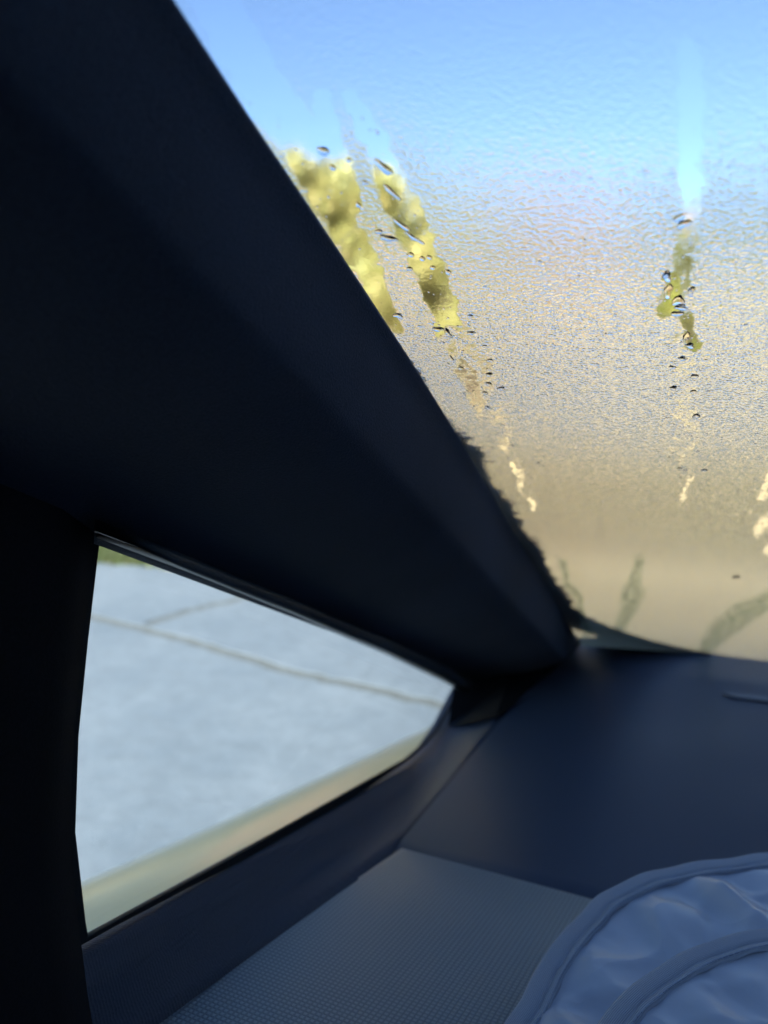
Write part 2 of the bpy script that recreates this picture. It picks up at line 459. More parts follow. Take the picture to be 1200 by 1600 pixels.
# --- black printed border with a ragged inner edge, on the outside of the glass
M_frit = m_plain('black_ceramic_print', (.008,.008,.009), .4)
fr_px = [(640,570),(672,625),(702,668),(732,692),(757,722),(770,748),(792,782),(806,800),(826,838),(850,862),(868,905),(888,930),(905,955),(940,975),(985,992),(1050,1010),(1120,1024),(1200,1040),(1300,1052)]
inn = smoothline([Vector((*wv(p[0] + (-4 if 690 < p[1] < 960 else 0), p[1]), 0)) for p in fr_px], 14)
fv, ff = [], []
for i, p in enumerate(inn):
    a = inn[max(i-1,0)]; b = inn[min(i+1,len(inn)-1)]; t_ = (b-a).normalized(); nrm_ = Vector((t_.y, -t_.x, 0))
    amp = .0055 if 30 < i < 190 else .002
    jag = abs(random.gauss(0, 1))*amp - amp*.6
    fv += [p - nrm_*jag, p + nrm_*.016 + Vector((-.004,-.004,0)), p + nrm_*(.05 if i < 200 else .17)+Vector((-.02,-.02,0))]
for i in range(len(inn)-1):
    for k in (0, 1): ff.append((i*3+k, i*3+k+1, i*3+3+k+1, i*3+3+k))
fv = [(v.x, v.y, T+.0012) for v in fv]
mk('printed_border', fv, ff, M_frit, wsh, matrix=WM)

# --- drops standing on the inside of the glass
def drop_mesh(seed, lobes):
    r_ = random.Random(seed); v, f = [], []
    na, nr = 20, 7
    ph = [r_.uniform(0, 6.28) for _ in range(4)]
    v.append((0, 0, -.5))
    for i in range(1, nr+1):
        rr = i/nr
        for j in range(na):
            th = 2*math.pi*j/na
            m = 1 + .16*math.sin(2*th+ph[0]) + lobes*.13*math.sin(3*th+ph[1]) + lobes*.07*math.sin(5*th+ph[2])
            v.append((rr*m*math.cos(th), rr*m*math.sin(th), -.5*(1-rr*rr)))
    for j in range(na): f.append((0, 1+(j+1) % na, 1+j))
    for i in range(nr-1):
        for j in range(na):
            a = 1+i*na+j; b = 1+i*na+(j+1) % na; f.append((a, b, b+na, a+na))
    f.append(tuple(1+(nr-1)*na+j for j in range(na)))
    me_ = bpy.data.meshes.new('water_drop'); me_.from_pydata(v, [], f); me_.update(); me_.materials.append(M_water)
    me_.polygons.foreach_set('use_smooth', [True]*len(me_.polygons)); return me_
DM = [drop_mesh(s, l) for s, l in ((1,0),(2,1),(3,1),(4,.5),(5,1.3))]
bpy.context.view_layer.update()
Winv = wsh.matrix_world.inverted()
def drop(px, py, w, h, rot=0, k=None, depth=.16):
    """w,h = size in photo pixels; rot = degrees in the glass plane"""
    x, v = wv(px, py)
    dist = (w_pt(x, v)-O).length
    w *= .66; h *= .66; sx = w/F*dist*.5; d = ray(px, py).normalized(); sy = h/F*dist*.5/max(.25, abs(d.dot(WN)))
    o = bpy.data.objects.new('water_drop', DM[k if k is not None else random.randrange(5)]); col.objects.link(o)
    loc = Matrix.Translation((x, v, -.00005)) @ Matrix.Rotation(math.radians(rot), 4, 'Z') @ Matrix.Diagonal((sx, sy, min(sx, sy)*depth, 1))
    o.parent = wsh; o.matrix_parent_inverse = Winv; o.matrix_world = WM @ loc
big = [(505,236,24,20,0,3),(520,262,14,12,20,0),(607,372,40,13,-35,1),(592,362,16,12,-20,0),(628,352,12,36,30,2),(648,372,14,30,30,4),(600,262,20,40,25,2),(612,300,14,34,25,1),
 (622,493,20,13,-30,2),(684,514,26,12,-30,1),(642,398,14,12,0,0),(660,404,12,12,0,0),(671,402,11,11,0,3),(676,418,12,10,0,0),(700,425,12,14,0,3),(640,420,14,10,0,0),
 (1068,350,24,20,-30,1),(1062,340,16,24,-35,2),(1042,432,18,22,0,4),(1044,455,18,30,0,1),(1060,470,22,26,0,2),(1058,490,24,13,0,3),(1064,480,26,14,10,4),(1080,455,14,20,0,1),
 (1072,528,14,26,0,1),(1078,540,18,12,0,4),(1085,588,14,12,0,3),(1083,612,12,10,0,0),(1050,574,14,9,30,2),(1066,560,16,10,0,4),(1088,650,14,12,0,2),(1052,606,16,10,10,1),
 (700,520,14,20,0,4),(736,520,18,9,-20,1),(757,541,10,8,-20,0),(766,563,14,9,-20,2),(764,585,16,10,-10,1),(764,600,12,12,0,3),(783,607,14,12,-30,2),(758,614,12,9,0,0),(763,637,14,9,20,4),(720,575,12,9,0,0),(735,494,12,9,0,0),(705,560,9,16,0,2),
 (545,250,12,10,0,0),(590,208,8,8,0,0),(570,285,12,10,0,3),(560,320,10,14,0,2),(1040,432,12,10,0,0),(1150,902,14,10,0,0),(1100,735,12,7,0,0),(1062,732,10,6,0,0)]
for b_ in big: drop(*b_)
for _ in range(28):
    s = random.uniform(3, 7.5); drop(random.uniform(700,1195), random.uniform(200,760), s, s*random.uniform(.6,1.0), random.uniform(-40,20))
for _ in range(190):
    ln, hw, a = random.choice([trails[i] for i in (0,2,3,4,5,7,8,9)])
    i = random.randrange(len(ln)-1); q = random.random()
    px = ln[i][0]+(ln[i+1][0]-ln[i][0])*q; py = ln[i][1]+(ln[i+1][1]-ln[i][1])*q; hwq = hw[i]+(hw[i+1]-hw[i])*q
    s = random.uniform(2.2, 5.5); drop(px+random.uniform(-1,1)*hwq, py+random.uniform(-8,8), s, s*random.uniform(.8,1.4), random.uniform(-40,20), random.choice((0,3)))

# --- left front pillar trim: lofted along the glass edge
def interp(tab, v):
    if v <= tab[0][0]: (a,b),(c,d) = tab[0], tab[1]
    elif v >= tab[-1][0]: (a,b),(c,d) = tab[-2], tab[-1]
    else:
        for i in range(len(tab)-1):
            if tab[i][0] <= v <= tab[i+1][0]: (a,b),(c,d) = tab[i], tab[i+1]; break
    return b + (d-b)*(v-a)/(c-a)
Atab = [(v, x) for x, v in A_pts]
SX = -.2
def S(px, py, x=SX): return at_x(px, py, x)
def wvb(p):
    q = p - WO; return q.x, q.dot(WU), q.dot(WN)
Bt = [wvb(S(*p)) for p in ((718,1050),(155,815))]
Btab = [(b[1], b[2]) for b in Bt]              # v -> depth of the window's upper edge below the glass
prof = [  # (fraction of the way from A to B in x, fraction in depth)
 (.0, .0), (-.012, .03), (.0, .06), (.004, .20), (.010, .36), (.018, .50), (.026, .53), (.045, .56), (.15, .665), (.30, .78), (.48, .88), (.66, .97), (.82, 1.04), (.90, 1.085), (.935, 1.10), (.965, 1.06), (1.0, 1.0)]
endv = [wv(905,1003)[1]]
v0 = A_pts[0][1]; vt = WS_TOP
rows = []
for i in range(40):
    q = i/39
    r_ = []
    for fx, fb in prof:
        # lower end is cut obliquely
        ve = v0 + (.0 if fb < .4 else 0) + (Bt[0][1]-v0-.0)*min(1, fx*1.0)
        v = ve + (vt-ve)*q
        xa = interp(Atab, v); bb = interp(Btab, v); xb = SX*K
        r_.append(w_pt(xa + (xb-xa)*fx, v, bb*fb - .001))
    rows.append(r_)
pl = loft('pillar_trim', rows, M_pillar, car)
mods(pl, solid=.002, off=0)
pl['label'] = 'cloth covered front pillar trim'
# end cap of the pillar
c_ = sum((Vector(p) for p in rows[0]), Vector())/len(rows[0])
mk('pillar_end_cap', rows[0]+[c_], [(i, i+1, len(rows[0])) for i in range(len(rows[0])-1)]+[(len(rows[0])-1,0,len(rows[0]))], M_post, car)
# rubber strip between the trim and the glass
ap = [w_pt(x-.0035, v, -.0022) for x, v in A_pts]
tube('glass_seal', smoothline(ap, 6), .0022, M_rubber, car, n=8)

# --- quarter window
win_px = [(158,846),(300,902),(440,955),(580,1008),(700,1051),(716,1060),(718,1070),(703,1105),(682,1141),(662,1163),(636,1185),(500,1262),(330,1358),(200,1428),(140,1462),(136,1440),(120,1300),(125,1150),(140,1000)]
wp = [S(*p) for p in win_px]
cen = sum(wp, Vector())/len(wp)
qw = empty('quarter_window', cen); adopt(qw, car)
gq = prism('side_glass', [cen + (p-cen)*1.03 + Vector((-.006,0,0)) for p in wp], Vector((-.004,0,0)), M_glass, qw)
n = len(wp); rv = []
for p in wp:
    d = (p-cen); d = Vector((0, d.y, d.z)).normalized()
    rv += [p, p+d*.013, p+d*.013+Vector((-.004,0,0)), p+Vector((-.003,0,0))]
rf = [(i*4+k, ((i+1) % n)*4+k, ((i+1) % n)*4+(k+1) % 4, i*4+(k+1) % 4) for i in range(n) for k in range(4)]
ws_ = mk('window_seal', rv, rf, M_rubber, qw); mods(ws_, bevel=.0015, seg=2)

# trim ledge over the window (catches a little light)
led = [(150,805),(300,862),(450,922),(600,985),(690,1028),(735,1052)]
row_a = [S(x, y-2, SX+.012) for x, y in led]; row_b = [S(x, y+24, SX+.028) for x, y in led]; row_c = [S(x+2, y+35, SX+.006) for x, y in led]
le = loft('pillar_lower_ledge', [row_a, row_b, row_c], m_fabric('ledge_plastic', (.06,.075,.095), .42, 600, .0002, .5), car); mods(le, solid=.002, off=0)

# --- window post at the left
post_px = [(140,640),(152,760),(157,846),(139,1010),(126,1160),(122,1285),(130,1400),(141,1490),(152,1570),(175,1680),(215,1850)]
front = [S(x, y, SX+.012) for x, y in post_px]
prow = []
front = smoothline(front, 5)
for p in front:
    prow.append([p+Vector((-.022,.0,0)), p+Vector((-.010,.0,0)), p+Vector((0,-.006,0)), p+Vector((.006,-.03,0)), p+Vector((.006,-.16,0)), p+Vector((-.02,-.19,0))])
po = loft('door_post', prow, M_post, car); mods(po, solid=.002, off=0)

# --- dashboard
dash = empty('dashboard', (0.7, .9, .95)); adopt(dash, car)
def dz(y): return -.322 + (.88-y)*.03        # dash top height in cabin units (y also in cabin units)
def on_dash(px, py, off=0.0):
    d = ray(px, py)                          # z = -.322+(.88-y)*.03 (+off)
    t_ = (-.322+.88*.03+off)/(d.z + .03*d.y)
    return O + d*(t_*K)
seam_px = [(905,1012),(868,1048),(822,1086),(780,1132),(705,1225),(628,1318)]
seam = [on_dash(*p) for p in seam_px]
a = seam[-1]; b = on_dash(930,1405)
rowsD = []
nseg = 9
for s in seam + [seam[-1]+Vector((0,-.03,0))]:
    # run to the right from the seam to the far side of the car
    q = (s.y-seam[0].y)/(a.y-seam[0].y)
    rowsD.append([Vector((s.x + (1.55-s.x)*k/nseg, s.y + (b.y-a.y)*(k/nseg)*q*.5 + .10*(1-q)*math.sin(math.pi*min(1,(k/nseg))), 0)) for k in range(nseg+1)])
    for p in rowsD[-1]: p.z = CAM_H + dz(p.y/K)*K
dt = loft('dash_top', rowsD, M_dash, dash, True); mods(dt, solid=.004, off=-1)
# upturned strip along the glass
base = [w_pt(*wv(*p), -.002) for p in ((895,998),(940,1012),(1010,1022),(1100,1034),(1200,1046),(1320,1060))]
b2 = [Vector((p.x+.004, p.y-.055, p.z+.007)) for p in base]
base2 = base + [w_pt(x, v, -.002) for x, v in ((.8, wv(1320,1060)[1]-.02), (1.5, wv(1320,1060)[1]))]
b3 = b2 + [Vector((.8, b2[-1].y+.01, b2[-1].z)), Vector((1.5, b2[-1].y-.02, b2[-1].z))]
mid = [p.lerp(q, .45)+Vector((0,0,-.004)) for p, q in zip(base2, b3)]
# air slot near the glass on the right
va, vb = on_dash(1128,1083,.004), on_dash(1290,1100,.004)
prism('defroster_slot', [va, vb, vb+Vector((0,-.016,0)), va+Vector((.01,-.012,0))], Vector((0,0,.002)), m_plain('slot_plastic', (.05,.058,.085), .4), dash, bevel=.0015)

# embossed grid pad in front
pa = on_dash(625,1322, .004); pb = on_dash(932,1404,.004); pc = at_z(240,1602,-.268)
nP = (pb-pa).cross(pc-pa).normalized()
def on_pad(px, py, off=0.0):
    d = ray(px, py); return O + d*(((pa-O).dot(nP)+off)/d.dot(nP))
L0 = [on_pad(*p) for p in ((628,1325),(505,1408),(380,1496),(240,1602),(60,1740))]
ex = (pb-pa).normalized()
rowsP = []
for i, p in enumerate(L0):
    rowsP.append([p + ex*w_ for w_ in (0,.004,.015,.05,.1,.2,.4,.8,1.3)])
edge = [q + Vector((0,.005,-.004)) for q in rowsP[0]]; edge2 = [q + Vector((0,.006,-.03)) for q in rowsP[0]]
padrows = [edge2, edge] + rowsP
for r_ in padrows:                          # roll the left edge down
    r_.insert(0, r_[0] + Vector((-.004,-.0,-.012)))
# local frame for the pattern
ey = nP.cross(ex).normalized()
PM = Matrix(((ex.x,ey.x,nP.x,pa.x),(ex.y,ey.y,nP.y,pa.y),(ex.z,ey.z,nP.z,pa.z),(0,0,0,1)))
if nP.z < 0: pass
PMi = PM.inverted()
nn_ = len(padrows[0]); vv = [PMi @ p for r_ in padrows for p in r_]
fc = [(i*nn_+j, i*nn_+j+1, (i+1)*nn_+j+1, (i+1)*nn_+j) for i in range(len(padrows)-1) for j in range(nn_-1)]
pad = mk('grid_pad', vv, fc, M_grid, dash, True, matrix=PM)
pad['label'] = 'grey dash pad with fine embossed grid'

# side trim between the window sill and the dash
r0 = [S(*p, SX+.003) for p in ((-60,1605),(80,1523),(145,1486),(400,1338),(560,1246),(645,1196),(676,1168),(700,1130),(722,1085),(735,1062))]
rE = [on_pad(*p, 0.0) for p in ((-120,1840),(60,1745),(240,1606),(420,1474),(560,1374))] + [on_dash(628,1320), on_dash(700,1234), on_dash(760,1158), on_dash(800,1110), on_dash(822,1084)]
mids = []
for k, sag in ((.25, .006), (.55, .008), (.8, .002)):
    mids.append([p.lerp(q, k) + Vector((0, 0, -sag)) for p, q in zip(r0, rE)])
low = [p + Vector((.002, 0, -.02)) for p in rE]
st_ = loft('side_trim', [[p+Vector((-.02,0,-.003)) for p in r0], r0] + mids + [rE, low], M_side, car)
st_['label'] = 'grained black trim below the quarter window'
# dark corner filler under the pillar end
cf = [at_x(718,1050,SX+.004), at_x(735,1040,SX+.03), on_dash(850,1050), on_dash(832,1086), on_dash(800,1110), at_x(690,1150,SX+.004)]
cf = [S(712,1046,SX+.0), S(745,1030,SX+.02), w_pt(*wv(905,1000), -.004), on_dash(880,1046,.002), on_dash(826,1090,.003), on_dash(775,1118,.004), S(700,1138,SX+.006)]
cc = sum(cf, Vector())/len(cf) + Vector((-.004, .012, -.004))
mk('corner_filler', cf+[cc], [(i, (i+1) % len(cf), len(cf)) for i in range(len(cf))], M_post, car)

# --- rest of the cabin (closed, mostly out of frame)
zr = w_pt(0, WS_TOP).z; yr = w_pt(0, WS_TOP).y
box('roof_liner', (-.5, -2.2, zr-.005), (xr+.15, yr+.02, zr+.04), M_liner, car)
dx = SX*K
yo = S(-70,1200).y
box('door_panel', (dx-.06, -2.2, .35), (dx-.005, yo, .95), M_post, car)
box('door_panel', (dx-.06, yo-.05, .95), (dx-.005, yo, zr), M_post, car)
box('door_window_glass', (dx-.04, -2.2, .95), (dx-.036, yo-.05, zr-.005), M_glass, car)
box('door_panel', (dx-.06, yo, .35), (dx-.02, 1.25, CAM_H-.62), M_post, car)
box('rear_panel', (dx-.05, -2.25, .35), (xr+.1, -2.2, zr), M_post, car)
box('cabin_floor', (dx-.05, -2.2, .3), (xr+.1, 1.3, .35), M_post, car)
box('far_door_and_light_block', (xr, -2.2, .35), (xr+.05, 1.3, .98), M_post, car)
box('far_door_and_light_block', (xr, -2.2, .98), (xr+.05, .6, zr), M_post, car)  # unseen panel added where the window would be, keeps the pillar dark
# far pillar
prism('far_pillar_trim', [w_pt(xr-.06, v_bot, -.01), w_pt(xr-.06, WS_TOP, -.01), w_pt(xr-.06, WS_TOP, -.08), w_pt(xr-.06, v_bot, -.08)], Vector((.12,0,0)), M_pillar, car, bevel=.01)

# --- hood and fenders outside
hb_z = w_pt(0, v_bot+.11).z; hb_y = w_pt(0, v_bot+.05).y
rowsH = []
for i in range(12):
    q = i/11; y = hb_y + .03 + q*1.15; z0 = hb_z - .04 - .03*q - .13*q*q
    rowsH.append([Vector((-.30+ (xr+.30)*k/16, y, z0 - .05*(abs(k/8-1))**2.5)) for k in range(17)])
rowsH.append([p+Vector((0,.04,-.12)) for p in rowsH[-1]])
hd = loft('hood', rowsH, M_paint, car); mods(hd, solid=.004, off=-1)
fe_t = [at_x(140,1388,-.33), at_x(400,1272,-.33), at_x(650,1153,-.33)]
dirf = (fe_t[2]-fe_t[0]).normalized()
line = [fe_t[0]-dirf*.5, fe_t[0]-dirf*.2] + fe_t + [fe_t[2]+dirf*.15, fe_t[2]+dirf*.3+Vector((0,0,.015)), fe_t[2]+dirf*.7+Vector((0,0,.09)), fe_t[2]+dirf*1.1+Vector((.03,0,.12))]
line = smoothline(line, 5)
rf_ = []
for p in line:
    rf_.append([Vector((dx-.012, p.y, p.z-.012)), Vector((dx-.05, p.y, p.z-.004)), p+Vector((.06,0,.004)), p+Vector((.028,0,.003)), p, p+Vector((-.028,0,-.012)), p+Vector((-.05,0,-.04)), p+Vector((-.06,0,-.12)), p+Vector((-.05,0,-.35))])
fe = loft('front_fender', rf_, M_paint, car); mods(fe, solid=.003, off=-1)
box('car_underbody', (-.35, 1.25, .30), (xr+.1, 2.35, .55), M_post, car)

# ------------------------------------------------------------------ folded sunshade on the dash
M_ny = None
def m_nylon():
    t = NT('blue_grey_nylon'); o = t.obj()
    a = t.noise(14, 4, .55, o); w = t.noise(2600, 1, .5, o); cr = t.noise(38, 3, .55, o)
    c = t.mix(t.mapr(a, .3, .7, 0, 1), (.44, .49, .59), (.53, .58, .69))
    rg = t.noise(13, 2.5, .5, o); rg = t.math('POWER', t.math('SUBTRACT', 1, t.math('MULTIPLY', t.math('ABSOLUTE', t.math('SUBTRACT', rg, .5)), 5.0), None, True), 3.0); nb_ = t.bump(cr, .0012, .3); nb_ = t.bump(rg, .0012, .5, nb_); nb_ = t.bump(w, .0001, .5, nb_)
    t.set(color=c, rough=t.mapr(a, .3, .7, .27, .38), spec=.6, normal=nb_, Sheen_Weight=.15); return t.m
def m_tape():
    t = NT('woven_binding'); 
    uv = t.n('ShaderNodeUVMap').outputs[0]
    sep = t.n('ShaderNodeSeparateXYZ'); t.l(uv, sep.inputs[0])
    s1 = t.math('SINE', t.math('MULTIPLY', t.math('ADD', sep.outputs[0], sep.outputs[1]), 2*math.pi/.0019))
    s2 = t.math('SINE', t.math('MULTIPLY', t.math('SUBTRACT', sep.outputs[0], sep.outputs[1]), 2*math.pi/.0019))
    h = t.math('ADD', t.math('MULTIPLY', s1, s2), 0)
    t.set(color=t.mix(t.mapr(h, -1, 1, 0, 1), (.22, .26, .35), (.58, .64, .75)), rough=.6, spec=.35, normal=t.bump(h, .00022, .9)); return t.m
M_ny = m_nylon(); M_tape = m_tape()
M_thread = m_plain('thread', (.3,.36,.48), .5)
shade = empty('sunshade', at_z(1100,1560,-.26))
tag(shade, 'folded blue-grey nylon sunshade with woven edge binding lying on the dashboard', 'sunshade')
def circ3(a, b, c):
    ax, ay, bx, by, cx, cy2 = a.x, a.y, b.x, b.y, c.x, c.y
    d = 2*(ax*(by-cy2)+bx*(cy2-ay)+cx*(ay-by))
    ux = ((ax*ax+ay*ay)*(by-cy2)+(bx*bx+by*by)*(cy2-ay)+(cx*cx+cy2*cy2)*(ay-by))/d
    uy = ((ax*ax+ay*ay)*(cx-bx)+(bx*bx+by*by)*(ax-cx)+(cx*cx+cy2*cy2)*(bx-ax))/d
    return Vector((ux, uy)), math.hypot(ax-ux, ay-uy)
def ring_from(pixels, z):
    """smooth closed outline through surveyed edge points on the plane z, closed round the back with an ellipse-like run"""
    pts = [at_z(x, y, z) for x, y in pixels]
    c0, r0_ = circ3(pts[0], pts[len(pts)//2], pts[-1])
    return pts, c0, r0_
def disc(zu, pixels, depth_f, name_f, wr_amp, seed, tape_w, rise):
    pts, c0, R0 = ring_from(pixels, zu)
    z0 = CAM_H + zu*K
    # radius as a function of angle: exact through the surveyed arc, circular elsewhere
    an = [(math.atan2(p.y-c0.y, p.x-c0.x), math.hypot(p.x-c0.x, p.y-c0.y)) for p in pts]
    an = sorted([((t+math.pi*2) % (math.pi*2), r) for t, r in an])
    def rad(t):
        t = (t+2*math.pi) % (2*math.pi)
        if t <= an[0][0] or t >= an[-1][0]: return R0
        for i in range(len(an)-1):
            if an[i][0] <= t <= an[i+1][0]:
                q = (t-an[i][0])/(an[i+1][0]-an[i][0]); q = q*q*(3-2*q)
                return an[i][1]+(an[i+1][1]-an[i][1])*q
    rr = random.Random(seed)
    NA, NR = 360, 60
    folds = [(rr.uniform(0, 6.28), rr.uniform(.25, .9), rr.uniform(-1.2, 1.2), rr.uniform(.5, 1)) for _ in range(26)]
    def height(t, q):
        x = c0.x + math.cos(t)*rad(t)*q; y = c0.y + math.sin(t)*rad(t)*q
        env = max(0, (1-q**10))*min(1, (1-q)*9+.0)
        h = .004*math.sin(x*31+seed)*math.sin(y*27+1.3*seed) + .0032*(1-abs(math.sin(x*40+y*62+seed+1.5*math.sin(y*21))))**1.6
        h += .0018*(1-abs(math.sin(x*85-y*55+2*math.sin(y*40+x*22))))**2 
        # radial gathers near the binding
        h += .0036*math.exp(-((q-.84)/.10)**2)*math.sin(t*15+2.5*math.sin(t*7+seed))
        h += .0005*math.exp(-((q-.93)/.05)**2)*math.sin(t*70+2*math.sin(t*23))
        return h*env*wr_amp
    v, f = [Vector((c0.x, c0.y, z0+rise))], []
    for i in range(1, NR+1):
        q = (i/NR)**.75*.985
        for j in range(NA):
            t = 2*math.pi*j/NA; R_ = rad(t)*q
            v.append(Vector((c0.x+math.cos(t)*R_, c0.y+math.sin(t)*R_, z0 + rise*(1-q**3) + height(t, q))))
    for j in range(NA): f.append((0, 1+j, 1+(j+1) % NA))
    for i in range(NR-1):
        for j in range(NA):
            a = 1+i*NA+j; b = 1+i*NA+(j+1) % NA; f.append((a, a+NA, b+NA, b))
    fo = mk(name_f, v, f, M_ny, shade, True); mods(fo, solid=.0006, off=-1)
    # binding: flat folded tape with thickness, slightly domed, wire hoop inside its outer edge
    NA2 = 720; tv, tf, uvs = [], [], []
    pr = [(1.0,-.0035,0),(1.006,-.0015,.1),(1.007,.001,.2),(1.0,.0034,.3),(.985,.0040,.4),(.955,.0036,.6)]
    W = tape_w
    pr = [(0,-.0035),(.0006,-.0022),(.0009,-.0004),(.0006,.0009),(-.0006,.0015),(-.003,.0017),(-W*.45,.0018),(-W*.66,.0018),(-W*.70,.0008),(-W*.74,.0018),(-W*.86,.0020),(-W,.0024),(-W*1.015,.0002)]
    arc = 0
    for j in range(NA2+1):
        t = 2*math.pi*j/NA2; R_ = rad(t)
        lift = .0004*math.sin(t*31+seed)
        for k, (dr, dh) in enumerate(pr):
            rr_ = R_+dr + (.0003*math.sin(t*60+seed*3) if k > 7 else 0)
            tv.append(Vector((c0.x+math.cos(t)*rr_, c0.y+math.sin(t)*rr_, z0+dh+lift+ (rise*(1-(rr_/R_)**3) if dr < 0 else 0)+.0006)))
            uvs.append((t*R0, -dr))
    n_ = len(pr)
    for j in range(NA2):
        for k in range(n_-1): tf.append((j*n_+k, j*n_+k+1, (j+1)*n_+k+1, (j+1)*n_+k))
    to = mk('edge_binding', tv, tf, M_tape, shade, True)
    ul = to.data.uv_layers.new(name='UVMap')
    for lp in to.data.loops: ul.data[lp.index].uv = uvs[lp.vertex_index]
    # stitches
    sv, sf = [], []
    t = 0
    while t < 2*math.pi:
        R_ = rad(t)-W*.93; L = .0016/R0
        for s_ in (-1, 1):
            for tt in (t-L, t+L):
                rr_ = R_ + s_*.00028
                for hz in (0, .0007):
                    sv.append(Vector((c0.x+math.cos(tt)*rr_, c0.y+math.sin(tt)*rr_, z0+rise*(1-(rr_/rad(t))**3)+.0028+hz)))
        b0 = len(sv)-8
        sf += [(b0+1,b0+3,b0+7,b0+5),(b0,b0+2,b0+3,b0+1),(b0+4,b0+5,b0+7,b0+6),(b0,b0+1,b0+5,b0+4),(b0+2,b0+6,b0+7,b0+3)]
        t += .0042/R0
    so = mk('stitching', sv, sf, M_thread, shade); so['kind'] = 'stuff'
    return c0, R0
disc(-.258, [(782,1620),(820,1556),(862,1482),(900,1438),(942,1398),(1000,1370),(1060,1355),(1130,1345),(1210,1336)], 0, 'nylon_panel', 1.25, 3, .0155, .002)
disc(-.236, [(925,1620),(955,1576),(1000,1535),(1040,1508),(1085,1484),(1140,1466),(1210,1452)], 0, 'nylon_panel', .8, 8, .014, .001)

# ------------------------------------------------------------------ trees, house, grass outside
def m_leaf(name, stops):
    t = NT(name); g_ = t.n('ShaderNodeNewGeometry')
    c = t.ramp(g_.outputs['Random Per Island'], stops)
    t.set(color=c, rough=.6)
    tr = t.n('ShaderNodeBsdfTranslucent'); t.l(c, tr.inputs[0]); mx = t.n('ShaderNodeMixShader'); mx.inputs[0].default_value = .4
    t.l(t.b.outputs[0], mx.inputs[1]); t.l(tr.outputs[0], mx.inputs[2]); t.l(mx.outputs[0], t.out.inputs[0]); return t.m
M_leafy = m_leaf('yellow_green_leaves', [(0,(.27,.29,.10)),(.4,(.36,.36,.13)),(.75,(.46,.40,.17)),(1,(.28,.31,.10))])
M_leafo = m_leaf('ochre_leaves', [(0,(.38,.25,.11)),(.4,(.48,.33,.15)),(.75,(.48,.30,.15)),(1,(.42,.31,.13))])
M_leafg = m_leaf('green_leaves', [(0,(.12,.16,.03)),(.4,(.18,.22,.04)),(.75,(.26,.28,.05)),(1,(.34,.31,.06))])
M_bark = m_plain('bark', (.14,.105,.08), .9, 8, .35, .02, 30)
def crown_mesh(seed, H, Rr, mat, n=5200, ls=.20):
    r_ = np.random.default_rng(seed); nc = 34
    cz = r_.uniform(.32, .95, nc)*H; prof_ = np.sin(np.clip((cz/H-.22)/.8, 0, 1)*math.pi)**.6
    ca = r_.uniform(0, 2*math.pi, nc); cr = np.sqrt(r_.uniform(.05, 1, nc))*Rr*prof_
    C = np.stack([np.cos(ca)*cr, np.sin(ca)*cr, cz], 1); cs = r_.uniform(.35, .85, nc)*Rr*.42
    k = r_.integers(0, nc, n); d = r_.normal(size=(n,3)); d /= np.linalg.norm(d, axis=1)[:,None]
    P = C[k] + d*(cs[k]*r_.uniform(.35, 1.1, n)**.6)[:,None]*np.array([1,1,.75])
    u = r_.normal(size=(n,3)); u /= np.linalg.norm(u, axis=1)[:,None]; w = np.cross(u, r_.normal(size=(n,3))); w /= np.linalg.norm(w, axis=1)[:,None]
    s = (ls*r_.uniform(.6, 1.3, n))[:,None]
    V4 = np.stack([P-u*s, P-w*s*.55, P+u*s, P+w*s*.55], 1).reshape(-1,3)
    me_ = bpy.data.meshes.new('crown'); me_.from_pydata(V4.tolist(), [], np.arange(4*n).reshape(-1,4).tolist()); me_.materials.append(mat); me_.update()
    return me_, C
def trunk_mesh(seed, H, C):
    r_ = random.Random(seed); bm = bmesh.new()
    def limb(a, b, ra, rb, k=6):
        a = Vector(a); b = Vector(b); ax = (b-a).normalized(); s = ax.orthogonal().normalized(); t = ax.cross(s); prev = None
        for i in range(k+1):
            q = i/k; c = a.lerp(b, q)+Vector((math.sin(q*5+seed), math.cos(q*4+seed), 0))*.05*q; rr = ra+(rb-ra)*q
            ring = [bm.verts.new(c+s*rr*math.cos(2*math.pi*j/8)+t*rr*math.sin(2*math.pi*j/8)) for j in range(8)]
            if prev:
                for j in range(8): bm.faces.new((prev[j], prev[(j+1)%8], ring[(j+1)%8], ring[j]))
            prev = ring
    limb((0,0,-.1), (0,0,H*.8), H*.028, H*.006, 10)
    for i in range(0, len(C), 3):
        c = C[i]; limb((0,0,max(H*.22, c[2]*.6)), tuple(c), H*.011, H*.003)
    me_ = bpy.data.meshes.new('trunk'); bm.to_mesh(me_); bm.free(); me_.materials.append(M_bark); return me_
kinds = {'yellow': [], 'ochre': [], 'green': []}
for kname, mat in (('yellow', M_leafy), ('ochre', M_leafo), ('green', M_leafg)):
    cm, C = crown_mesh(hash(kname) % 97 if False else len(kname)*7, 7.0, 2.9, mat); kinds[kname] = (cm, trunk_mesh(len(kname), 7.0, C))
def tree(px, dist, kind, s, label):
    d = ray(px, 566); d.z = 0; d.normalize(); p = d*dist
    e = empty('autumn_tree', (p.x, p.y, 0)); e.scale = (s*random.uniform(.9,1.15), s*random.uniform(.9,1.15), s); e.rotation_euler.z = random.uniform(0, 6.28)
    tag(e, label, 'tree', 'autumn trees beyond the lawn')
    for nm, m_ in zip(('crown', 'trunk'), kinds[kind]):
        o = bpy.data.objects.new(nm, m_); col.objects.link(o); o.parent = e
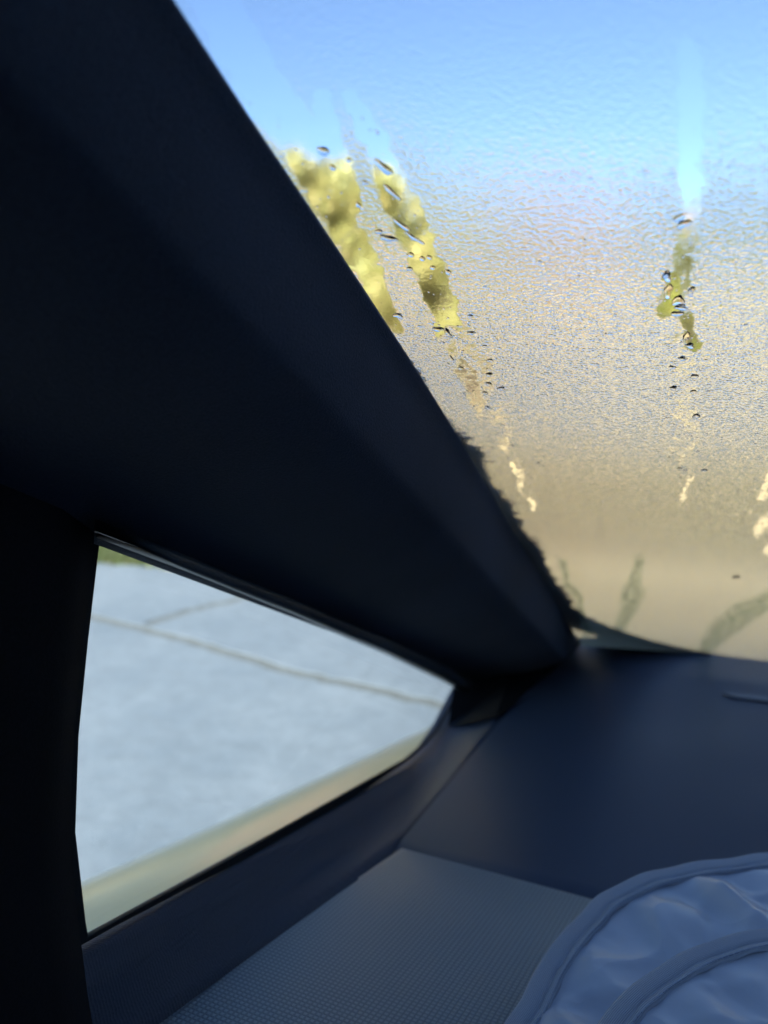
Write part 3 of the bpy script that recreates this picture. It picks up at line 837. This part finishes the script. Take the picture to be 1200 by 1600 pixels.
trees = [
 (330, 19, 'yellow', .80, 'yellow-green tree mostly hidden behind the front pillar'),
 (505, 20, 'yellow', .92, 'yellow-green tree seen through the wiped glass beside the pillar'),
 (610, 25, 'yellow', .98, 'yellow-green tree seen in the middle clear water trail'),
 (700, 21, 'yellow', .72, 'small yellow tree just right of the clear water trails'),
 (800, 27, 'ochre', .92, 'ochre tree blurred behind the left of the misted glass'),
 (900, 24, 'ochre', .74, 'low ochre tree blurred behind the middle of the misted glass'),
 (1000, 30, 'yellow', .90, 'yellow tree blurred left of the long vertical water trail'),
 (1070, 22, 'green', .66, 'darker olive tree seen in the long vertical water trail'),
 (1170, 28, 'green', .80, 'olive green tree blurred at the right edge of the glass'),
 (1290, 24, 'yellow', .78, 'yellow tree beyond the right edge of the photo'),
 (1450, 26, 'ochre', .85, 'ochre tree far right ahead of the car'),
 (1700, 25, 'green', .85, 'green tree farthest right ahead of the car'),
 (120, 17, 'yellow', .85, 'yellow-green tree left of the car behind the lawn'),
 (-120, 16, 'yellow', .90, 'yellow tree left of the car behind the window post'),
 (-420, 16, 'green', .90, 'green tree beside the car far to the left'),
]
trees += [
 (420, 40, 'green', 1.15, 'far green tree behind the yellow row, nearest the pillar'),
 (560, 43, 'ochre', 1.15, 'far ochre tree behind the yellow tree in the clear water trail'),
 (690, 41, 'green', 1.05, 'far green tree left of centre behind the misted glass'),
 (790, 44, 'ochre', 1.25, 'far ochre tree behind the near ochre one'),
 (870, 42, 'ochre', 1.10, 'far ochre tree filling a gap in the middle of the misted glass'),
 (960, 41, 'yellow', 1.15, 'far yellow tree between the low ochre tree and the long water trail'),
 (1060, 44, 'ochre', 1.20, 'far ochre tree behind the olive tree in the long water trail'),
 (1130, 42, 'ochre', 1.05, 'far ochre tree right of the long water trail'),
 (1230, 43, 'green', 1.20, 'far green tree just past the right edge of the photo'),
 (1370, 41, 'ochre', 1.20, 'far ochre tree well right of the photo')]
for a_ in trees: tree(*a_)

M_brick = m_plain('pinkish_render', (.52,.30,.22), .85, 3, .12, .004, 60)
M_roof = m_plain('roof_tiles', (.16,.10,.08), .8, 6, .3)
M_winf = m_plain('white_frame', (.75,.75,.74), .5, 3, .05)
M_wglass = NT('house_glass').set(color=(.05,.06,.07), rough=.06, spec=.6).m
def house(px, dist, w, dp, h, label, rz=0.0, loc=None):
    if loc is None:
        d = ray(px, 566); d.z = 0; d.normalize(); loc = d*dist
    e = empty('house', (loc[0], loc[1], 0)); e.rotation_euler.z = rz; tag(e, label, 'house')
    def add(name, v, f, m, par):
        me_ = bpy.data.meshes.new(name); me_.from_pydata(v, [], f); me_.materials.append(m); o = bpy.data.objects.new(name, me_); col.objects.link(o); o.parent = par; return o
    def bx(x0,x1,y0,y1,z0,z1):
        v = [(x,y,z) for x in (x0,x1) for y in (y0,y1) for z in (z0,z1)]
        return v, [(0,1,3,2),(4,6,7,5),(0,4,5,1),(2,3,7,6),(0,2,6,4),(1,5,7,3)]
    add('wall', *bx(-w/2,w/2,-dp/2,dp/2,0,h), M_brick, e)
    rv = [(-w/2-.4,-dp/2-.4,h),(w/2+.4,-dp/2-.4,h),(w/2+.4,dp/2+.4,h),(-w/2-.4,dp/2+.4,h),(-w/2-.4,0,h+dp*.32),(w/2+.4,0,h+dp*.32)]
    add('roof', rv, [(0,1,5,4),(2,3,4,5),(0,4,3),(1,2,5),(0,3,2,1)], M_roof, e)
    nwin = int(w//2.6)
    for fl_ in range(int(h//2.7)):
        for i in range(nwin):
            x = -w/2 + (i+.5)*w/nwin; z = 1.0+fl_*2.7
            for sy in (-1, 1):
                y0 = sy*dp/2; ya, yb = sorted((y0-.05*sy, y0+.06*sy))
                wf = add('window', *bx(x-.6,x+.6,ya,yb,z,z+1.25), M_winf, e)
                yc, yd = sorted((y0+.055*sy, y0+.068*sy))
                add('pane', *bx(x-.52,x-.03,yc,yd,z+.08,z+1.17), M_wglass, wf)
                add('pane', *bx(x+.03,x+.52,yc,yd,z+.08,z+1.17), M_wglass, wf)
    return e
house(640, 38, 13, 8, 3.0, 'low pinkish house glimpsed between the trees through the wiped glass', rz=.45)

# grass blades and fallen leaves on the lawn edge (nobody could count them)
gc = on_ground(200, 860)
nb_ = 30000
ga = rng.uniform(-1.5, 2.5, nb_); gb = rng.uniform(.0, 1, nb_)**1.5*5
gdir = (grassL[-1]-grassL[0]).normalized(); gn = Vector((-gdir.y, gdir.x, 0))
if gn.dot(O-grassL[1]) > 0: gn = -gn
gv, gf = [], []
for i in range(nb_):
    p = grassL[1] + gdir*float(ga[i]) + gn*float(gb[i]); h = random.uniform(.05, .12); a_ = random.uniform(0, 6.28); w = .011
    dx_, dy_ = math.cos(a_)*w, math.sin(a_)*w; lx, ly = random.gauss(0,.03), random.gauss(0,.03)
    k = len(gv); gv += [(p.x-dx_,p.y-dy_,0),(p.x+dx_,p.y+dy_,0),(p.x+lx,p.y+ly,h)]; gf.append((k,k+1,k+2))
go = mk('grass', gv, gf, m_leaf('grass_blades', [(0,(.06,.09,.035)),(.5,(.08,.115,.045)),(1,(.12,.13,.06))])); tag(go, 'short green grass along the pavement edge', 'grass', kind='stuff')
lv, lf = [], []
for i in range(9000):
    d = random.uniform(10, 34); a_ = random.uniform(math.radians(50), math.radians(140)); x, y = math.cos(a_)*d, math.sin(a_)*d
    s = random.uniform(.04,.09); r_ = random.uniform(0,6.28); c, s_ = math.cos(r_)*s, math.sin(r_)*s; z = random.uniform(.01,.04)
    k = len(lv); lv += [(x-c,y-s_,z),(x+s_*.6,y-c*.6,z+.01),(x+c,y+s_,z),(x-s_*.6,y+c*.6,z+.015)]; lf.append((k,k+1,k+2,k+3))
lo = mk('fallen_leaves', lv, lf, M_leafo); tag(lo, 'ochre fallen leaves strewn over the lawn ahead', 'leaves', kind='stuff')
